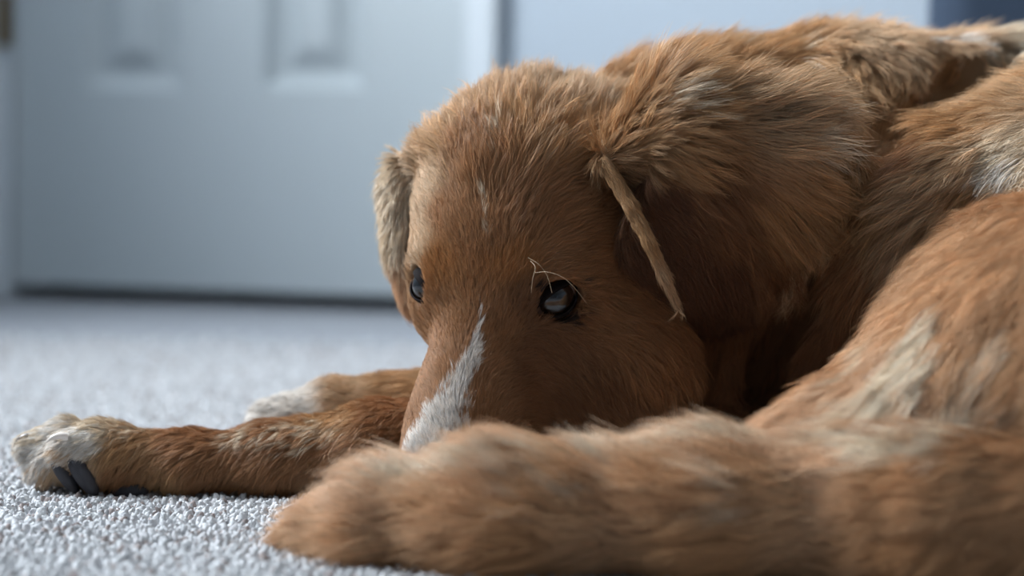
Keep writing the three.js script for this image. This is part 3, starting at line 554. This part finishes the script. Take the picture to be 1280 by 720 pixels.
// locks of hair: each a few tapered, bent strands rooted side by side; drawn together towards their tips
function makeLock(length, strands, radius, rootWidth, gather, wave, segments, k) {
  const pos = [], nor = [], col = [], idx = [], T = new THREE.Vector3(), A = new THREE.Vector3(), B = new THREE.Vector3(), P = [];
  const bend = (rnd() - 0.5) * 0.35;
  for (let s = 0; s < strands; s++) {
    const ry = (rnd() - 0.5) * rootWidth, rx = (rnd() - 0.5) * rootWidth, L = length * (0.7 + rnd() * 0.45), ph = rnd() * 6.28, am = wave * (0.5 + rnd()), curl = 0.45 + rnd() * 0.25, fan = (rnd() - 0.5) * 0.25, up = 0.85 + rnd() * 0.35;
    const tone = 0.72 + rnd() * 0.5, warm = 1 + (rnd() - 0.5) * 0.12, base = pos.length / 3;
    P.length = 0;
    for (let i = 0; i <= segments; i++) {
      const t = i / segments;
      P.push(new THREE.Vector3(rx + L * t, ry * (1 - gather * t) + L * (fan * (1 - gather) * t + bend * t * t) + am * L * Math.sin(ph + t * 5) * t, up * L * (t - curl * t * t) * 0.62 + am * 0.5 * L * Math.cos(ph + t * 5) * t));
    }
    for (let i = 0; i <= segments; i++) {
      T.subVectors(P[Math.min(i + 1, segments)], P[Math.max(i - 1, 0)]).normalize(); A.set(0, 1, 0).addScaledVector(T, -T.y).normalize(); B.crossVectors(T, A);
      const t = i / segments, r = radius * (1 - 0.8 * t * t) * (0.8 + 0.2 * Math.sin(t * 3));
      for (let e = 0; e < 3; e++) {
        const a = e * 2.0944 + ph, ca = Math.cos(a), sa = Math.sin(a), nx = A.x * ca + B.x * sa, ny = A.y * ca + B.y * sa, nz = A.z * ca + B.z * sa;
        pos.push(P[i].x + nx * r, P[i].y + ny * r, P[i].z + nz * r); nor.push(nx, ny, nz); col.push(tone * warm, tone, tone / warm);
        if (i < segments) { const q = base + i * 3, e1 = (e + 1) % 3; idx.push(q + e, q + e1, q + 3 + e1, q + e, q + 3 + e1, q + 3 + e); }
      }
    }
  }
  const g = new THREE.BufferGeometry();
  g.setAttribute('position', new THREE.Float32BufferAttribute(pos, 3)); g.setAttribute('normal', new THREE.Float32BufferAttribute(nor, 3)); g.setAttribute('color', new THREE.Float32BufferAttribute(col, 3)); g.setIndex(idx);
  return g;
}
const CLASS = [
  { max: 0.0085, len: 0.0065, step: 0.00125, make: () => makeLock(0.0065, 9, 0.00011, 0.0022, 0.2, 0.03, 3) },
  { max: 0.0175, len: 0.013, step: 0.0018, make: () => makeLock(0.013, 11, 0.00013, 0.0034, 0.45, 0.04, 4) },
  { max: 1, len: 0.028, step: 0.0024, make: () => makeLock(0.028, 15, 0.00014, 0.0068, 0.3, 0.03, 6) },
  { max: 2, len: 0.028, step: 0.0026, make: () => makeLock(0.028, 14, 0.00016, 0.0056, 0.75, 0.055, 6) },
];
const VARIANTS = 4;
CLASS.forEach(c => { c.locks = Array.from({ length: VARIANTS }, c.make); });
const furMaterial = new THREE.MeshPhysicalMaterial({ color: 0xffffff, vertexColors: true, roughness: 0.5, ior: 1.45 });
const FUR_NAME = { torso: 'back_fur', flank: 'flank_fur', ruff: 'neck_fur', head: 'head_fur', ear: 'ear_fur', earR: 'ear_fur', rim: 'ear_fur', legb: 'leg_fur', leg: 'leg_fur', toes: 'paw_fur', thigh: 'thigh_fur', tail: 'tail_fur' };
const almond = EYES.map(([c, n], e) => {                                 // each eye's own axes: outward, along the slit, across it
  const N = new THREE.Vector3(...n), s = e ? -1 : 1, [, F, U, Lf] = HEAD_AXES.map(a => new THREE.Vector3(...a));
  const a = Lf.clone().multiplyScalar(s * 0.8).addScaledVector(F, -0.62).addScaledVector(U, 0.05); a.addScaledVector(N, -a.dot(N)).normalize();
  const b = new THREE.Vector3().crossVectors(N, a).multiplyScalar(s); if (b.dot(U) < 0) b.negate();
  return { c: new THREE.Vector3(...c), N, a, b };
});
const lidShape = (t, k = 1, upper = 0.0062, lateral = 0.0132) => { const x = Math.cos(t), y = Math.sin(t); return [(x > 0 ? lateral : 0.0132) * x * k, (y > 0 ? upper : 0.0068) * y * (1 - 0.3 * x * x) * k]; };
{
  const p = bodyGeometry.attributes.position, nn = bodyGeometry.attributes.normal, ix = bodyGeometry.index.array;
  const put = {}, a = new THREE.Vector3(), b = new THREE.Vector3(), c = new THREE.Vector3(), na = new THREE.Vector3(), nb = new THREE.Vector3(), nc = new THREE.Vector3(), X = new THREE.Vector3(), N = new THREE.Vector3(), Y = new THREE.Vector3(), d = new THREE.Vector3(), m = new THREE.Matrix4(), cr = new THREE.Vector3();
  for (let t = 0; t < ix.length; t += 3) {
    a.fromBufferAttribute(p, ix[t]); b.fromBufferAttribute(p, ix[t + 1]); c.fromBufferAttribute(p, ix[t + 2]);
    const area = cr.subVectors(b, a).cross(d.subVectors(c, a)).length() / 2;
    na.fromBufferAttribute(nn, ix[t]); nb.fromBufferAttribute(nn, ix[t + 1]); nc.fromBufferAttribute(nn, ix[t + 2]);
    const mx = (a.x + b.x + c.x) / 3, my = (a.y + b.y + c.y) / 3, mz = (a.z + b.z + c.z) / 3;
    if (my < 0.004) continue;
    distance(mx, my, mz); const region = lastRegion; coatAt(region, mx, my, mz);
    let k = CLASS.findIndex(q => coat.len < q.max); if (k === 2 && REGION[region] !== 'thigh' && REGION[region] !== 'tail') k = 3;
    const cl = CLASS[k];
    let want = area / (cl.step * cl.step); want = Math.floor(want) + (rnd() < want % 1 ? 1 : 0);
    for (let s = 0; s < want; s++) {
      let u = rnd(), v = rnd(); if (u + v > 1) { u = 1 - u; v = 1 - v; }
      X.copy(a).multiplyScalar(1 - u - v).addScaledVector(b, u).addScaledVector(c, v);
      N.copy(na).multiplyScalar(1 - u - v).addScaledVector(nb, u).addScaledVector(nc, v).normalize();
      let bare = false;
      for (const e of almond) { d.subVectors(X, e.c); if (d.length() < 0.022 && d.dot(e.N) > 0 && Math.hypot(d.dot(e.a) / 0.0155, d.dot(e.b) / 0.0102) < 1) bare = true; }
      for (const [pc, pr] of PADS) if (Math.hypot(X.x - pc[0], X.y - pc[1], X.z - pc[2]) < pr[1] * 0.55) bare = true;
      for (const r of FOLDS) if (shapeDistance(r, X.x, X.y, X.z) < 0.005 && rnd() < 0.95) bare = true;
      if (bare) continue;
      coatAt(region, X.x, X.y, X.z);
      const w1 = noise3(X.x * 28, X.y * 28, X.z * 28), w2 = noise3(X.x * 28 + 50, X.y * 28, X.z * 28), w3 = noise3(X.x * 70 + 90, X.y * 70, X.z * 70), long = smooth(0.007, 0.025, coat.len);
      d.copy(coat.dir).addScaledVector(N, -coat.dir.dot(N)).normalize(); Y.crossVectors(N, d);
      const sleek = region === REGION.indexOf('thigh') || region === REGION.indexOf('tail') ? 0.45 : 1;
      d.addScaledVector(Y, (w1 * 0.28 + w3 * 0.28) * sleek * (0.25 + 0.75 * long) + (rnd() - 0.5) * 0.3).normalize();
      const lift = clamp(coat.lift * (1 + 0.5 * w2 * sleek) + 0.125 * w3 * long * sleek - 0.28, -0.32, 0.7) + (rnd() - 0.5) * 0.14;
      // lay the lock along d, raised by lift
      const xa = d.clone().multiplyScalar(Math.cos(lift)).addScaledVector(N, Math.sin(lift)), za = N.clone().multiplyScalar(Math.cos(lift)).addScaledVector(d, -Math.sin(lift));
      Y.crossVectors(za, xa);
      const accent = rnd() < 0.14 * long * (sleek < 1 ? 0.4 : 1), sc = coat.len / cl.len * (0.8 + rnd() * 0.4) * (accent ? 1.2 : 1), mir = rnd() < 0.5 ? -1 : 1;
      xa.multiplyScalar(sc); Y.multiplyScalar(sc * mir); za.multiplyScalar(sc); m.makeBasis(xa, Y, za).setPosition(X.x, X.y, X.z);
      const tint = coat.color.clone(), tone = 1 + 0.16 * sleek * w3 * (0.4 + 0.6 * long) + (rnd() - 0.5) * 0.22 + (accent ? 0.22 : 0);
      markings(region, X.x, X.y, X.z, tint, rnd()); tint.multiplyScalar(tone);
      const key = FUR_NAME[REGION[region]] + '|' + k + '|' + Math.floor(rnd() * VARIANTS);
      (put[key] ??= []).push([m.clone(), tint]);
    }
  }
  let total = 0;
  for (const key of Object.keys(put).sort()) {
    const [name, k, v] = key.split('|'), l = put[key], im = new THREE.InstancedMesh(CLASS[k].locks[v], furMaterial, l.length);
    im.name = name; im.userData.kind = 'stuff'; im.castShadow = im.receiveShadow = true;
    l.forEach(([mm, c], i) => { im.setMatrixAt(i, mm); im.setColorAt(i, c); }); dog.add(im); total += l.length;
  }
  console.log('locks', total, 'triangles of the body', ix.length / 3);
}
// eyes: a glossy ball with iris and pupil, set in dark lids
{
  const R = 0.0132, lidMat = new THREE.MeshPhysicalMaterial({ color: srgb(30, 25, 25), roughness: 0.9, specularIntensity: 0.25 });
  const ball = new THREE.MeshPhysicalMaterial({ vertexColors: true, roughness: 0.25, clearcoat: 0.8, clearcoatRoughness: 0.02 });
  almond.forEach((e, n) => {
    const basis = new THREE.Matrix4().makeBasis(e.a, e.b, e.N);
    if (basis.determinant() < 0) basis.makeBasis(e.a.clone().negate(), e.b, e.N);
    const gaze = e.N.clone().multiplyScalar(0.8).addScaledVector(new THREE.Vector3(-0.15, 0.1, 1), n ? 0.5 : 0.12).normalize().applyMatrix4(basis.clone().invert());
    const s = new THREE.SphereGeometry(R, 64, 48), q = s.attributes.position, col = [], v = new THREE.Vector3(), c = new THREE.Color();
    for (let i = 0; i < q.count; i++) {
      const ang = v.fromBufferAttribute(q, i).normalize().angleTo(gaze), f = noise3(v.x * 12, v.y * 12, v.z * 12);
      if (ang < 0.4) c.copy(srgb(6, 6, 8)); else if (ang < 0.86) c.copy(srgb(34 + f * 10, 22 + f * 6, 15 + f * 4)); else if (ang < 0.92) c.copy(srgb(16, 12, 12)); else c.copy(srgb(112, 100, 98));
      col.push(c.r, c.g, c.b);
      const bulge = ang < 0.72 ? 1 + 0.05 * (1 - (ang / 0.72) ** 2) : 1; q.setXYZ(i, v.x * R * bulge, v.y * R * bulge, v.z * R * bulge);
    }
    s.setAttribute('color', new THREE.Float32BufferAttribute(col, 3)); s.computeVertexNormals(); s.applyMatrix4(basis).translate(e.c.x, e.c.y, e.c.z);
    const eye = part('eye', s, ball, dog, 'dark glossy eye');
    // lids: from the slit's edge outwards, sinking under the coat
    const pos = [], idx = [], K = 48, rings = [[1.0, 0.0008], [1.02, 0.0016], [1.12, 0.0018], [1.3, 0.0012], [1.5, -0.001]], W = new THREE.Vector3();
    rings.forEach(([k, lift], r) => { for (let i = 0; i < K; i++) { const th = i / K * Math.PI * 2, inner = lidShape(th, Math.min(k, 1.02), n ? 0.004 : 0.0062), outer = lidShape(th, 1.5), mm = (k - 1) / 0.5, x = lerp(inner[0], outer[0], mm), y = lerp(inner[1], outer[1], mm), rr = Math.min(Math.hypot(x, y), R * 1.45); const zz = Math.sqrt(Math.max((R * 1.02) ** 2 - Math.min(rr, R) ** 2, 0)) * (rr < R ? 1 : 0.9); W.set(x, y, Math.max(zz, 0.0028) + lift).applyMatrix4(basis).add(e.c); pos.push(W.x, W.y, W.z); if (r) { const a = (r - 1) * K + i, b = (r - 1) * K + (i + 1) % K; idx.push(a, a + K, b, b, a + K, b + K); } } });
    const g = new THREE.BufferGeometry(); g.setAttribute('position', new THREE.Float32BufferAttribute(pos, 3)); g.setIndex(idx); g.computeVertexNormals();
    part('eyelid', g, lidMat, eye, 'black rim of the eye');
  });
}
{
  const pale = new THREE.MeshStandardMaterial({ color: srgb(216, 192, 160), roughness: 0.5 });
  for (const l of BROW_HAIRS) part('brow_whisker', new THREE.TubeGeometry(new THREE.CatmullRomCurve3(l.map(q => new THREE.Vector3(...q))), 20, 0.00012, 5), pale, dog, 'pale curved whisker above the eye');
  const black = new THREE.MeshStandardMaterial({ color: srgb(52, 51, 56), roughness: 0.6, bumpMap, bumpScale: 0.0003 });
  for (const [c, r, turn] of PADS) { const g = new THREE.SphereGeometry(1, 24, 18).scale(...r).rotateZ(turn); part('paw_pad', g.translate(...c), black, dog, 'dark leathery paw pad'); }
  const horn = [srgb(92, 82, 78), srgb(226, 214, 204)];
  CLAWS.forEach((l, i) => {
    const cur = new THREE.CatmullRomCurve3(l.map(q => new THREE.Vector3(...q))), g = new THREE.TubeGeometry(cur, 16, 0.0021, 10), q = g.attributes.position, C = new THREE.Vector3(), V = new THREE.Vector3();
    for (let k = 0; k < q.count; k++) { const t = Math.floor(k / 11) / 16; cur.getPointAt(t, C); V.fromBufferAttribute(q, k).sub(C).multiplyScalar(1 - 0.85 * t * t).add(C); q.setXYZ(k, V.x, V.y, V.z); }
    g.computeVertexNormals(); part('claw', g, new THREE.MeshPhysicalMaterial({ color: horn[i], roughness: 0.35, clearcoat: 0.4 }), dog, i ? 'pale claw' : 'grey claw');
  });
  const [E, F, U, Lf] = HEAD_AXES.map(a => new THREE.Vector3(...a)), at = (f, u, l) => E.clone().addScaledVector(F, f / 1000).addScaledVector(U, u / 1000).addScaledVector(Lf, l / 1000);
  const s = new THREE.SphereGeometry(1, 32, 24), q = s.attributes.position;
  for (let i = 0; i < q.count; i++) { let x = q.getX(i), y = q.getY(i), z = q.getZ(i); const hole = Math.min(Math.hypot(x - 0.45, y - 0.1), Math.hypot(x + 0.45, y - 0.1)); if (z > 0) z -= 0.5 * (1 - smooth(0.1, 0.28, hole)); q.setXYZ(i, x * 0.017, y * 0.012 - 0.002 * x * x, z * 0.011); }
  s.computeVertexNormals(); s.applyMatrix4(new THREE.Matrix4().makeBasis(Lf, U, F)); const w = at(118, -10, 0); s.translate(w.x, w.y, w.z);
  part('nose', s, new THREE.MeshPhysicalMaterial({ color: srgb(70, 48, 44), roughness: 0.4, clearcoat: 0.5, bumpMap, bumpScale: 0.0003 }), dog, 'brown nose behind the tail');
}
renderer.render(scene, camera);
